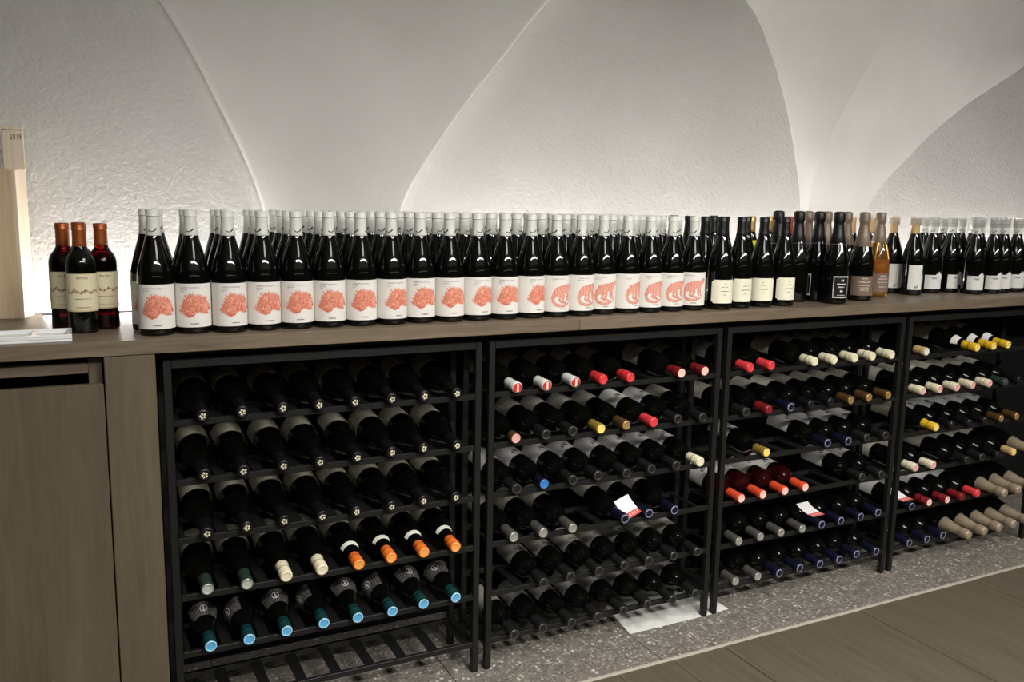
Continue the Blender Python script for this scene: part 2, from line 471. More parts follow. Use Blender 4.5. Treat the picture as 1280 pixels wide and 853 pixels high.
# upright panels
# cabinet at the left end
cb = empty('cabinet', (-0.63, 0.25, 0.0), 'smoked oak cabinet with handle-less door and dark slot above it', 'cabinet')
box('side_panel', (-0.158, 0.012, 0.0), (-0.1285, 0.545, 1.004), M_OAK_Z, cb, 0.001)
box('side_panel', (-1.13, 0.012, 0.0), (-1.10, 0.545, 1.004), M_OAK_Z, cb, 0.001)
box('top_rail', (-1.10, 0.012, 0.968), (-0.158, 0.04, 0.994), M_OAK_X, cb, 0.001)
box('back', (-1.10, 0.52, 0.0), (-0.158, 0.54, 0.99), M_DARKIN, cb)
box('shelf', (-1.10, 0.05, 0.86), (-0.158, 0.52, 0.878), M_DARKIN, cb)
box('door', (-1.128, -0.024, 0.01), (-0.1285, -0.004, 0.948), M_OAK_Z, cb, 0.0015)
box('end_panel', (-0.1255, -0.026, 0.0), (-0.0175, 0.545, ZC-0.0355), M_OAK_Z, cb, 0.0015)
# black board added behind the racks so the bay stays dark
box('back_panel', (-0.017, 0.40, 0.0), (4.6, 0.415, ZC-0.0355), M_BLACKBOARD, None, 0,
    label='black board added to keep the bay behind the wine racks dark', cat='panel')
# white plate on the floor
pl = new_mesh('plate', [(1.372, 0.004, 0), (1.70, 0.004, 0), (1.785, 0.012, 0), (1.785, 0.20, 0), (1.405, 0.20, 0),
                        (1.372, 0.004, .0012), (1.70, 0.004, .0012), (1.785, 0.012, .0012), (1.785, 0.20, .0012), (1.405, 0.20, .0012)],
              [(4, 3, 2, 1, 0), (5, 6, 7, 8, 9)]+[(i, (i+1) % 5, (i+1) % 5+5, i+5) for i in range(5)], M_MARBLE)
obj('floor_plate', pl, None, None, 'flat white plate lying on the terrazzo under a rack corner', 'plate')
# LED strip at the foot of the wall
for xa, xb, lab in ((-0.258, 0.352, 'glowing light strip along the wall between pine crate and first vault springer'),
                    (0.780, 4.5, 'long glowing light strip along the wall behind hedgehog and sparkling bottles')):
    ls = empty('light_strip', ((xa+xb)/2, 0.531, ZC), lab, 'light strip', 'light strips at the foot of the wall')
    box('profile', (xa, 0.520, ZC), (xb, 0.542, ZC+0.006), M_ALU, ls)
    box('diffuser', (xa+0.004, 0.525, ZC+0.006), (xb-0.004, 0.537, ZC+0.011), M_LED, ls)

# ------------------------------------------------------------------ BOTTLE SHAPES
ORD = ['first', 'second', 'third', 'fourth', 'fifth', 'sixth', 'seventh', 'eighth', 'ninth', 'tenth', 'eleventh', 'twelfth',
       'thirteenth', 'fourteenth', 'fifteenth', 'sixteenth', 'seventeenth', 'eighteenth', 'nineteenth', 'twentieth']
BURG = [(0, 0.006), (0.025, 0.004), (0.037, 0.0), (0.0405, 0.003), (0.0412, 0.008), (0.0412, 0.118), (0.0410, 0.130), (0.0398, 0.146),
        (0.0372, 0.162), (0.0335, 0.178), (0.0285, 0.195), (0.0235, 0.212), (0.0185, 0.230), (0.0155, 0.246), (0.0145, 0.262),
        (0.0143, 0.280), (0.0158, 0.2805), (0.0158, 0.294), (0.013, 0.296), (0, 0.296)]
BORD = [(0, 0.006), (0.024, 0.004), (0.034, 0.0), (0.037, 0.003), (0.0377, 0.008), (0.0377, 0.165), (0.0373, 0.178), (0.0355, 0.189),
        (0.031, 0.199), (0.025, 0.207), (0.0195, 0.214), (0.0160, 0.223), (0.0148, 0.235), (0.0143, 0.280), (0.0155, 0.2805), (0.0155, 0.295),
        (0.013, 0.297), (0, 0.297)]
CHAM = [(0, 0.008), (0.026, 0.005), (0.039, 0.0), (0.0425, 0.004), (0.0436, 0.010), (0.0436, 0.115), (0.0432, 0.130), (0.0415, 0.147),
        (0.0380, 0.166), (0.0330, 0.186), (0.0275, 0.206), (0.0225, 0.227), (0.0185, 0.248), (0.0165, 0.268), (0.0160, 0.296), (0.012, 0.312), (0, 0.313)]
HALF = [(0, 0.005), (0.022, 0.003), (0.031, 0.0), (0.0338, 0.003), (0.0343, 0.007), (0.0343, 0.158), (0.0338, 0.168), (0.0312, 0.178), (0.0262, 0.187),
        (0.0205, 0.194), (0.0165, 0.201), (0.0148, 0.210), (0.0145, 0.245), (0.0158, 0.2455), (0.0158, 0.257), (0.013, 0.259), (0, 0.259)]
MC = {}
def glass_me(shape, m):
    k = ('g', id(shape), m.name)
    if k not in MC: MC[k] = lathe(shape, m, 28, 'glass')
    return MC[k]
CAPPROF = {}
def capsule_me(shape, zlow, m, style='plain'):
    """foil sleeve from zlow to the top of the bottle, open end closed by a separate disc"""
    k = ('c', id(shape), zlow, m.name, style)
    if k in MC: return MC[k]
    top = shape[-1][1]; e = 0.0006
    if style == 'champ':
        pr = [(profile_r(shape, zlow)+0.0005, zlow), (profile_r(shape, zlow)+0.0010, zlow+0.001), (profile_r(shape, 0.24)+0.0011, 0.24),
              (profile_r(shape, 0.262)+0.0014, 0.262), (0.0170, 0.272), (0.0168, 0.279), (0.0192, 0.284), (0.0200, 0.292), (0.0192, 0.301), (0.0187, 0.312), (0.0172, 0.317), (0.012, 0.3185)]
    else:
        neck = max(profile_r(shape, top-0.03), 0.0143)+e
        lip = 0.0158+e
        pr = [(profile_r(shape, zlow)+0.0003, zlow), (profile_r(shape, zlow)+e, zlow+0.0005)]
        z = zlow+0.01
        while z < top-0.018:
            pr.append((profile_r(shape, z)+e, z)); z += 0.012
        pr += [(neck, top-0.0165), (neck-0.0001, top-0.0155), (lip, top-0.0150), (lip, top-0.0142), (lip-0.0004, top-0.0135), (lip-0.0002, top-0.003), (lip-0.0006, top-0.0008), (lip-0.0022, top+0.0004)]
        if style == 'ring':
            zz = top-0.030
            pr = [q for q in pr if not (zz-0.001 < q[1] < top-0.0170)]
            pr += [(neck, zz), (neck+0.0012, zz+0.001), (neck+0.0012, zz+0.003), (neck, zz+0.004), (neck, zz+0.007), (neck+0.0012, zz+0.008), (neck+0.0012, zz+0.010), (neck, zz+0.011)]
            pr.sort(key=lambda q: q[1])
    MC[k] = lathe(pr, m, 24, 'capsule')
    CAPPROF[k] = pr
    return MC[k]
def end_me(shape, m, style='plain', m_in=None):
    k = ('e', id(shape), m.name, style)
    if k in MC: return MC[k]
    top = shape[-1][1]
    if style == 'champ':
        pr = [(0.0125, 0.3184), (0.0110, 0.3196), (0.0075, 0.3190), (0.006, 0.3186), (0, 0.3186)]
    else:
        pr = [(0.0140, top+0.0003), (0.0132, top+0.0014), (0.0108, top+0.0016), (0.0100, top+0.0008), (0.006, top+0.0010), (0, top+0.0010)]
    MC[k] = lathe(pr, m, 20, 'capsule_end')
    return MC[k]

# ---- printed labels ------------------------------------------------------
def vnoise(x, y, s=0):
    return (np.sin(x*1.7+s)+np.sin(y*2.3+1.3*s+x*0.6)+np.sin((x+y)*1.1+2.1*s)+np.sin(x*3.9-y*3.1+s*.7))/4
def in_poly(x, y, poly):
    inside = np.zeros(x.shape, bool)
    for (xa, ya), (xb, yb) in zip(poly, poly[1:]+poly[:1]):
        if ya == yb: continue
        c = ((ya > y) != (yb > y)) & (x < (xb-xa)*(y-ya)/(yb-ya)+xa)
        inside ^= c
    return inside
def strokes(x, y, paths):
    d = np.full(x.shape, 1e9)
    for pts in paths:
        for (xa, ya, ra), (xb, yb, rb) in zip(pts, pts[1:]):
            dx, dy = xb-xa, yb-ya
            t = np.clip(((x-xa)*dx+(y-ya)*dy)/(dx*dx+dy*dy+1e-9), 0, 1)
            d = np.minimum(d, np.hypot(x-xa-t*dx, y-ya-t*dy)-(ra+(rb-ra)*t))
    return d
WHITE = np.array([226, 223, 216.]); SAL = np.array([222, 118, 88.]); SALD = np.array([188, 76, 56.]); SALL = np.array([236, 170, 146.])
HEDGE = [(-52, .36), (-44, .50), (-36, .62), (-30, .72), (-18, .75), (-6, .79), (2, .74), (10, .73), (20, .74), (30, .71), (40, .69), (48, .60),
         (56, .50), (60, .40), (56, .36), (50, .385), (44, .375), (50, .335), (52, .305), (38, .295), (24, .31), (12, .34), (4, .32), (-1, .275), (-4, .245), (-14, .225), (-24, .235), (-34, .285), (-42, .33)]
def hedgehog(U, V):
    C = np.tile(WHITE, (len(U), 1))
    cx, cy = 0.0, 0.40
    ang = np.arctan2((V-cy)*110, U-cx); rad = np.hypot(U-cx, (V-cy)*110)
    sp = np.abs(((ang*6.5+0.5*np.sin(ang*4)) % 1)-0.5)*2 + 0.6*(np.abs(((ang*17+0.7*np.sin(ang*11)) % 1)-0.5)*2-0.5)
    sp = np.where((V > 0.40) | (U < -38), sp, 0.5)
    rr = rad*(1.0-0.17*(sp-0.5))
    x = cx+rr*np.cos(ang); y = cy+rr*np.sin(ang)/110
    ins = in_poly(x, y, HEDGE)
    n = vnoise(U*0.25+np.sin(ang*9), rad*0.3, 1)
    q = np.abs(((ang*9+rad*0.09+0.5*np.sin(rad*.21)) % 1)-0.5)*2
    t = np.clip(0.45+0.4*n+0.9*(q-0.5), 0, 1)[:, None]
    ink = np.array([198, 98, 76.])*(1-t)+np.array([238, 184, 158.])*t
    low = np.clip((0.33-V)/0.1, 0, 1)[:, None]; ink = ink*(1-0.6*low)+SALD*0.6*low
    face_ = np.clip(1-np.hypot(U-40, (V-.47)*110)/14, 0, 1)[:, None]; ink = ink*(1-.7*face_)+np.array([244, 200, 176.])*.7*face_
    snout = np.clip((U-50)/7, 0, 1)[:, None]; ink = ink*(1-.8*snout)+SALD*.8*snout
    return np.where(ins[:, None], ink, C)
MONK = [[(48, .80, 3), (56, .76, 7), (50, .70, 5)], [(54, .74, 5), (40, .68, 9), (20, .64, 12), (0, .60, 14), (-18, .56, 13), (-30, .48, 9)],
        [(28, .63, 11), (32, .52, 8), (34, .44, 5)], [(-30, .50, 8), (-38, .38, 6), (-36, .28, 5), (-26, .20, 5), (-8, .165, 4.5), (12, .17, 4), (28, .20, 3), (40, .25, 2.2)],
        [(0, .54, 9), (8, .42, 6), (2, .32, 4.5), (8, .26, 4), (18, .25, 2.5)], [(-14, .52, 8), (-8, .40, 5), (-12, .32, 3.5), (-2, .27, 3)],
        [(34, .46, 5), (36, .36, 3.5), (44, .29, 3)], [(26, .50, 5), (24, .38, 3.5), (30, .31, 3)]]
def monkey(U, V):
    C = np.tile(WHITE, (len(U), 1))
    P = [[(a, b*110, r) for a, b, r in s] for s in MONK]
    d = strokes(U, V*110, P)
    n = vnoise(U*.3, V*30, 2)
    t = np.clip(0.35+0.4*n, 0, 1)[:, None]
    t = np.clip(t+0.35*np.sin(U*.9+V*60)[:, None], 0, 1); ink = np.array([208, 122, 102.])*(1-t)+np.array([244, 206, 188.])*t
    edge = np.clip(1+d/3.0, 0, 1)[:, None]
    ink = ink*(1-edge*.6)+np.array([176, 84, 70.])*edge*.6
    return np.where((d < 0)[:, None], ink, C)
def plain(c, lines=(), c2=(120, 116, 108)):
    c = np.array(c, float); c2 = np.array(c2, float)
    def f(U, V):
        C = np.tile(c, (len(U), 1)) + 4*vnoise(U*.1, V*9, 4)[:, None]
        for (va, vb, ua, ub) in lines:
            m = (V > va) & (V < vb) & (U > ua) & (U < ub) & (np.sin(U*2.2+V*31) > -0.55)
            C[m] = c2
        return np.clip(C, 0, 255)
    return f
def crest(U, V):
    C = np.tile(np.array([18, 18, 18.]), (len(U), 1))
    n = vnoise(U*.55, V*55, 1)+0.5*vnoise(U*1.1, V*90, 5)
    C[n > 0.28] = (150, 146, 140)
    r = np.hypot(U, (V-.5)*70)
    C[r < 17] = (22, 22, 22)
    C[(r < 16) & (r > 12.5)] = (225, 220, 214)
    C[(np.abs(U) < 2.4) & (r < 11)] = (225, 220, 214)
    C[(np.abs((V-.5)*70-2) < 2.0) & (np.abs(U) < 7)] = (225, 220, 214)
    return C
rfB = lambda z: profile_r(BURG, z); rfD = lambda z: profile_r(BORD, z); rfC = lambda z: profile_r(CHAM, z); rfH = lambda z: profile_r(HALF, z)
LB = {}
LB['hedge'] = cyl_label(rfB, 0.017, 0.122, 118, 110, 52, hedgehog)
LB['monkey'] = cyl_label(rfB, 0.017, 0.122, 118, 110, 52, monkey)
LB['white'] = cyl_label(rfB, 0.017, 0.122, 118, 24, 4, plain(WHITE))
def clip_keep(u, v):
    e = 0.10
    cu = (62-abs(u))*0.0412*math.pi/180/0.075; cv = min(v, 1-v)
    return cu+cv > e
LB['cream_clip'] = cyl_label(rfB, 0.022, 0.097, 62, 40, 28, plain((232, 228, 205)), clip_keep)
LB['back_small'] = cyl_label(rfB, 0.03, 0.10, 35, 10, 4, plain((220, 216, 200)))
LB['wave'] = cyl_label(rfB, 0.018, 0.088, 52, 36, 20, plain((220, 219, 214), [(.55, .66, -22, 12)], (150, 148, 144)),
                       lambda u, v: v < 0.80+0.19*math.exp(-((u-26)/14)**2))
LB['tallwhite'] = cyl_label(rfB, 0.022, 0.118, 40, 20, 24, plain((222, 221, 212), [(.08, .16, -6, 10), (.14, .20, 4, 14)], (60, 58, 56)))
LB['champ_frame'] = cyl_label(rfC, 0.022, 0.098, 40, 32, 28,
        lambda U, V: np.where(((np.abs(U) > 36.5) | (V < .045) | (V > .955))[:, None], np.array([200, 198, 192.]), np.array([16, 16, 17.])))
LB['champ_brown'] = cyl_label(rfC, 0.020, 0.090, 66, 20, 6, plain((116, 98, 82)))
LB['half_cream'] = cyl_label(rfH, 0.053, 0.143, 100, 64, 36, lambda U, V: np.where(((np.abs(V-.52-.03*np.sin(U*.16)) < .035) & (vnoise(U*.7, V*60, 2) > -.15) & (np.abs(U) < 62))[:, None],
        np.array([132, 84, 62.]), np.where((V < .03)[:, None] | (V > .975)[:, None], np.array([198, 184, 140.]), np.array([222, 212, 178.]))))
TXT = [(.62, .70, -40, 40), (.40, .46, -50, 46), (.30, .34, -44, 40)]
LB['rackB_cream'] = cyl_label(rfB, 0.02, 0.106, 105, 48, 20, plain((184, 180, 160), TXT))
LB['rackD_cream'] = cyl_label(rfD, 0.018, 0.108, 105, 48, 20, plain((184, 180, 166), TXT))
LB['rackD_white'] = cyl_label(rfD, 0.030, 0.136, 95, 60, 30, plain((220, 218, 212), [(.50, .74, -16, 8), (.60, .80, 0, 22)], (46, 44, 44)))
LB['rackD_grey'] = cyl_label(rfD, 0.050, 0.150, 95, 60, 24, plain((140, 137, 127), [(.72, .92, -26, -14), (.72, .92, -6, 4), (.72, .86, 12, 22)], (62, 60, 58)))
LB['rackB_crest'] = cyl_label(rfB, 0.142, 0.192, 66, 80, 44, crest)
LB['neck_white'] = cyl_label(rfB, 0.203, 0.217, 75, 16, 3, plain((226, 224, 212)))
LB['neck_tag'] = cyl_label(rfB, 0.196, 0.222, 75, 16, 4, plain((228, 226, 220)))
LB['yellow_neck'] = cyl_label(rfB, 0.160, 0.214, 85, 20, 8, plain((214, 206, 40)))
PRN = {}
def cyl_bars(lines, r, material, lift=0.0008, seed=1):
    """rows of tiny ink blocks for print too small to read: (width_m, height_m, centre_arc_m, z)"""
    rnd = random.Random(seed); verts, faces = [], []
    for wid, h, cx, cz in lines:
        x = cx-wid/2
        while x < cx+wid/2-h*0.3:
            bw = h*rnd.uniform(0.35, 0.8); hh = h*rnd.uniform(0.75, 1.0)
            n = len(verts)
            for xx, zz in ((x, -hh/2), (x+bw, -hh/2), (x+bw, hh/2), (x, hh/2)):
                a = xx/r; verts.append(((r+lift)*math.sin(a), -(r+lift)*math.cos(a), cz+zz))
            faces.append((n, n+1, n+2, n+3))
            x += bw+h*rnd.choice([0.25, 0.25, 0.3, 0.8])
    return new_mesh('small_print', verts, faces, material)
PRN['hedge'] = cyl_text([('CABERNET SAUVIGNON', 0.044, 1.2, -0.010, 0.1125)], 0.0412, M_INKGREY)
PRN['hedgef'] = cyl_bars([(0.017, 0.0016, -0.0235, 0.1070), (0.009, 0.0016, -0.0275, 0.1030), (0.019, 0.0034, 0.0, 0.0255)], 0.0412, M_INKGREY, seed=3)
PRN['monkey'] = cyl_bars([(0.036, 0.0022, -0.012, 0.1125)], 0.0412, M_INKGREY, seed=4)
PRN['monkeyf'] = cyl_bars([(0.017, 0.0016, -0.0215, 0.1070), (0.020, 0.0032, 0.006, 0.0255)], 0.0412, M_INKGREY, seed=5)
PRN['cream'] = cyl_bars([(0.006, 0.004, 0.0, 0.083), (0.018, 0.0034, 0, 0.0735), (0.028, 0.003, 0, 0.0605), (0.012, 0.0026, 0, 0.0490)], 0.0412, M_INKGREY, seed=6)
PRN['half'] = cyl_text([('Ben Ry\u00e9', 0.025, 1.05, 0.0, 0.133), ('DONNAFUGATA', 0.034, 1.1, 0.0, 0.0625)], 0.0343, M_INKBROWN)
PRN['half2'] = cyl_bars([(0.036, 0.0018, 0.0, 0.0830)], 0.0343, M_INKBROWN, seed=7)
PRN['brown'] = cyl_text([('LANGLOIS', 0.042, 1.15, 0, 0.0700)], 0.0436, M_INKWHITE)
PRN['brown2'] = cyl_bars([(0.024, 0.0036, 0, 0.0815), (0.044, 0.0028, 0, 0.0570), (0.036, 0.0028, 0, 0.0485), (0.030, 0.0028, 0, 0.0400)], 0.0436, M_INKWHITE, seed=8)
PRN['frame'] = cyl_bars([(0.012, 0.008, 0.002, 0.083), (0.034, 0.0058, 0, 0.070), (0.026, 0.004, 0, 0.060), (0.012, 0.007, 0, 0.046), (0.034, 0.0022, 0, 0.032)], 0.0436, M_INKWHITE, seed=9)
def smile(rf, zc, m, sc=1.0, twist=0.0):
    ps = []
    r = rf(zc)
    for c in range(3):
        s0 = (c/3*2*math.pi+twist)*r
        pts = []
        for k in range(9):
            t = -1+k/4
            pts.append((s0+t*0.0062*sc, zc+(t*t-0.4)*0.0036*sc+0.0010*t*sc, (0.0007+0.0006*max(t, 0))*sc))
        ps.append(pts)
        ps.append([(s0+0.0040*sc, zc+0.0012*sc, 0.0004*sc), (s0+0.0066*sc, zc+0.0042*sc, 0.0012*sc), (s0+0.0074*sc, zc+0.0022*sc, 0.0005*sc)])
    return ribbon(ps, lambda z: r+0.0004, m)
SMILE = smile(lambda z: profile_r(BURG, z)+0.0006, 0.2470, M_INK, 1.35)
SMILE2 = smile(lambda z: profile_r(BURG, z)+0.0006, 0.2500, M_INK, 1.2, 0.5)

# ------------------------------------------------------------------ bottle placing
def build(name, label, cat, group, M, parts):
    """parts: (name, mesh, rotz_deg, parent_part_name or None, label)"""
    root = obj(name, None, None, None, label, cat, group)
    root.empty_display_size = 0.03
    root.matrix_world = M
    made = {}
    for nm, me, rz, par, lab in parts:
        o = obj(nm, me, made[par] if par else root)
        if rz and not par: o.rotation_euler.z = math.radians(rz)
        if lab: o['label'] = lab
        made.setdefault(nm, o)
    return root
def face(x, y, off): return off - math.degrees(math.atan2(x+0.176, y+2.1756))
def std(x, y, spin=0): return Matrix.Translation((x, y, ZC)) @ Matrix.Rotation(math.radians(spin), 4, 'Z')

G_H = 'white-capped bottles in rows on the worktop'
NH = [3, 2, 3, 3, 4] + [5]*15
ROT = [2, 4, 20, 22, 12, 10, 14, 30, 20, 22, 36, 24, 42, 28, 34, 12, 42, 28, 24, 4]
for i in range(20):
    x = -0.003+0.0841*i
    hedge = i < 13
    for k in range(NH[i]):
        y = 0.064+0.0842*k
        jx = jy = 0.0
        if k == 0: jy = -random.choice([0, 0.002, 0.006, 0.010])
        if i == 0 and k == 1: jx, jy = -0.009, 0.003
        if i == 0 and k == 2: jx, jy = 0.023, 0.004
        kind = 'hedge' if hedge else 'monkey'
        rz = face(x, y, ROT[i] if k == 0 else random.uniform(-30, 40))
        spin = -rz*0.0
        cm = capsule_me(BURG, 0.236, FOIL['white'])
        parts = [('glass', glass_me(BURG, M_GLASS), 0, None, None), ('capsule', cm, random.uniform(0, 120), None, 'matt white capsule'),
                 ('emblem', SMILE, 0, 'capsule', 'small black curved mark')]
        if k == 0:
            parts += [('label', LB[kind], rz, None, 'white paper label with a salmon %s drawing' % ('hedgehog' if hedge else 'monkey')),
                      ('lettering' if hedge else 'small_print', PRN[kind], 0, 'label', None), ('small_print', PRN[kind+'f'], 0, 'label', None)]
            n = i if hedge else i-13
            lab = 'white-capped wine bottle with salmon %s label, %s from the %s' % (kind.replace('hedge', 'hedgehog'), ORD[n], 'half bottles' if hedge else 'last hedgehog label')
        else:
            parts += [('label', LB[kind], rz, None, None)]
            lab = 'white-capped wine bottle in %s row behind the %s %s bottle' % (ORD[k], ORD[i if hedge else i-13], 'hedgehog' if hedge else 'monkey')
        build('wine_bottle', lab, 'bottle', G_H, std(x+jx, y+jy), parts)

# black-capped bottles with cream labels
BK = [FOIL['black'], FOIL['black'], FOIL['black'], FOIL['teal']]
for i, (x, rz) in enumerate(((1.696, 26), (1.790, 34), (1.885, 14), (1.980, 36))):
    for k in range((4, 2, 2, 1)[i]):
        parts = [('glass', glass_me(BURG, M_GLASS), 0, None, None), ('capsule', capsule_me(BURG, 0.236, FOIL['black']), 0, None, 'matt black capsule'),
                 ('neck_stud', lathe([(0.0148, 0.2335), (0.0158, 0.2345), (0.0158, 0.2352), (0.0150, 0.2362)], FOIL['silver'], 20, 'neck_stud') if ('ns',) not in MC else MC[('ns',)], 0, None, None)]
        MC[('ns',)] = parts[-1][1]
        parts += [('label', LB['cream_clip'], face(x, 0.06, rz), None, 'cream label with clipped corners'), ('small_print', PRN['cream'], 0, 'label', None)]
        lab = ('black-capped wine bottle with clipped cream label, %s from the monkey labels' % ORD[i] if k == 0 else
               'black-capped wine bottle in %s row behind the %s cream label bottle' % (ORD[k], ORD[i]))
        build('wine_bottle', lab, 'bottle', 'black-capped bottles with cream labels', std(x, 0.056+0.086*k+(0.004 if i else -0.012)), parts)

def simple(x, y, shape, glass, zlow, foilc, lab, cat='bottle', name='wine_bottle', style='plain', extra=(), group=None, endm=None):
    parts = [('glass', glass_me(shape, glass), 0, None, None), ('capsule', capsule_me(shape, zlow, FOIL[foilc], style), 0, None, None)]
    parts.append(('capsule_end', end_me(shape, FOIL[endm or foilc], style), 0, 'capsule', None))
    parts += list(extra)
    return build(name, lab, cat, group, std(x, y), parts)
gy = 'gold-capped bottles behind the black-capped ones'
for x, y, o_ in ((1.983, 0.232, 'teal-black fourth'), (2.072, 0.240, 'tall black foiled')):
    simple(x, y, BURG, M_GLASSGREEN, 0.245, 'gold', 'gold-capped bottle with yellow neck label behind the %s bottle' % o_, group=gy,
           extra=[('neck_label', LB['yellow_neck'], face(x, y, 0), None, 'bright yellow pointed neck label')])
simple(2.165, 0.236, BORD, M_GLASS, 0.236, 'rust', 'rust-capped bottle with white label between black foiled sparkling bottles', extra=[('label', LB['rackD_white'], face(2.165, .236, 20), None, None)])
simple(1.895, 0.330, BURG, M_GLASS, 0.236, 'black', 'black-capped bottle half hidden behind the gold-capped bottles', extra=[('label', LB['back_small'], 20, None, None)])
for n, (x, y) in enumerate(((2.030, 0.148), (2.125, 0.147), (2.218, 0.142), (2.217, 0.051))):
    ex = [('label', LB['champ_frame'], face(x, y, 34 if n > 2 else -60), None, 'black label with thin silver frame'), ('small_print', PRN['frame'], 0, 'label', None)]
    ex.append(('neck_ring', MC.setdefault(('nr',), lathe([(0.0265, 0.2055), (0.0275, 0.2065), (0.0268, 0.2085), (0.0258, 0.2095)], FOIL['silver'], 24, 'neck_ring')), 0, None, 'thin silver ring'))
    lab = ['black-foiled sparkling bottle beside the last clipped cream label', 'black-foiled sparkling bottle beside the rust-capped bottle',
           'black-foiled sparkling bottle directly behind the silver-framed label bottle', 'black-foiled sparkling bottle with silver-framed black label at worktop front'][n]
    simple(x, y, CHAM, M_GLASS, 0.212, 'black', lab, name='sparkling_bottle', style='champ', extra=ex, group='black-foiled sparkling bottles')
for n, (x, y) in enumerate(((2.254, 0.232), (2.348, 0.232), (2.446, 0.226), (2.397, 0.100))):
    ex = [('label', LB['champ_brown'], face(x, y, 22), None, 'taupe label with white lettering'), ('lettering', PRN['brown'], 0, 'label', None), ('small_print', PRN['brown2'], 0, 'label', None)]
    lab = ['taupe-foiled sparkling bottle beside the rust-capped bottle', 'taupe-foiled sparkling bottle behind the silver-framed label bottle',
           'taupe-foiled sparkling bottle behind the taupe label bottle', 'taupe-foiled sparkling bottle with taupe label at worktop front'][n]
    simple(x, y, CHAM, M_GLASS, 0.196, 'taupe', lab, name='sparkling_bottle', style='champ', extra=ex, group='taupe-foiled sparkling bottles')
simple(2.573, 0.180, CHAM, M_GLASSAMBER, 0.205, 'taupe', 'amber rose sparkling bottle with taupe foil and taupe label', name='sparkling_bottle', style='champ',
       extra=[('label', LB['champ_brown'], face(2.573, .18, 36), None, 'taupe label with white lettering'), ('lettering', PRN['brown'], 0, 'label', None), ('small_print', PRN['brown2'], 0, 'label', None),
              ('wine', MC.setdefault(('wine',), lathe([(0, 0.012), (0.036, 0.010), (0.0405, 0.016), (0.0408, 0.112), (0.039, 0.140), (0, 0.1405)], mat('amber_wine', rgb(150, 98, 44), 0.2), 24, 'wine')), 0, None, None)])
for n, (x, y, l) in enumerate(((2.575, 0.318, 'behind the taupe foils'), (2.672, 0.310, 'behind the amber rose bottle'), (2.765, 0.277, 'with plain white label beside the amber rose bottle'), (2.781, 0.190, 'with plain white label at front of its pair'))):
    cap = MC.setdefault(('clearcap',), lathe([(0.0196, 0.272), (0.0200, 0.274), (0.0200, 0.300), (0.0185, 0.304), (0.012, 0.306), (0, 0.306)], M_PLASTIC, 24, 'cover_cap'))
    simple(x, y, BURG, M_GLASS, 0.240, 'tan', 'tan-capped wine bottle %s' % l,
           extra=[('label', LB['tallwhite'], face(x, y, 24), None, None)] + ([('cover_cap', cap, 0, None, 'clear plastic cover cap')] if n > 1 else []), group='tan-capped bottles')
CW = [(2.930, .222), (3.040, .222), (3.071, .135), (3.178, .130), (3.264, .148), (3.008, .330), (3.102, .312), (3.228, .322), (3.228, .232), (3.325, .235), (3.352, .150), (3.43, .26), (3.32, .330), (3.438, .135)]
for n, (x, y) in enumerate(CW):
    front = n in (0, 1, 2, 3, 4, 10, 13)
    parts = [('glass', glass_me(BURG, M_GLASS), 0, None, None), ('capsule', capsule_me(BURG, 0.240, FOIL['white']), 30, None, 'white capsule'),
             ('emblem', SMILE2, 0, 'capsule', None),
             ('cover_cap', MC.setdefault(('clearcap2',), lathe([(0.0188, 0.266), (0.0194, 0.268), (0.0194, 0.300), (0.0180, 0.304), (0.012, 0.306), (0, 0.306)], M_PLASTIC, 24, 'cover_cap')), 0, None, 'clear plastic cover cap'),
             ('label', LB['wave'], face(x, y, 26 if n != 1 else 50), None, 'low white label with wavy top edge')]
    fl_ = [0, 1, 2, 3, 4, 10, 13]; bk_ = [5, 6, 8, 7, 9, 12, 11]
    lab = ('plastic-topped bottle with wavy white label, %s along from the tan-capped pair' % ORD[fl_.index(n)] if front else
           'plastic-topped bottle standing behind the wavy labels, %s along from the tan-capped pair' % ORD[bk_.index(n)])
    build('wine_bottle', lab, 'bottle', 'plastic-topped bottles with wavy labels', std(x, y), parts)

# half bottles at the left
for n, (x, y, rz) in enumerate(((-0.160, 0.150, 2), (-0.196, 0.222, -4), (-0.112, 0.205, 8), (-0.168, 0.262, 0))):
    lab = ['near-black copper-capped half bottle standing before its three mates', 'copper-capped half bottle behind, nearest the pine crate',
           'copper-capped half bottle nearest the first hedgehog bottle', 'copper-capped half bottle at the back, mostly hidden'][n]
    if n == 3: x, y = -0.160, 0.290
    build('half_bottle', lab, 'bottle', 'copper-capped half bottles', std(x, y), [
        ('glass', glass_me(HALF, M_GLASS if n == 0 else M_GLASSRED), 0, None, None), ('capsule', capsule_me(HALF, 0.206, FOIL['copper']), 0, None, 'copper foil capsule'),
        ('label', LB['half_cream'], rz, None, 'cream label with landscape drawing'), ('lettering', PRN['half'], 0, 'label', None), ('small_print', PRN['half2'], 0, 'label', None)])

# ------------------------------------------------------------------ bottles lying in the racks
ROWN = ['top', 'second', 'third', 'fourth', 'fifth', 'lowest']
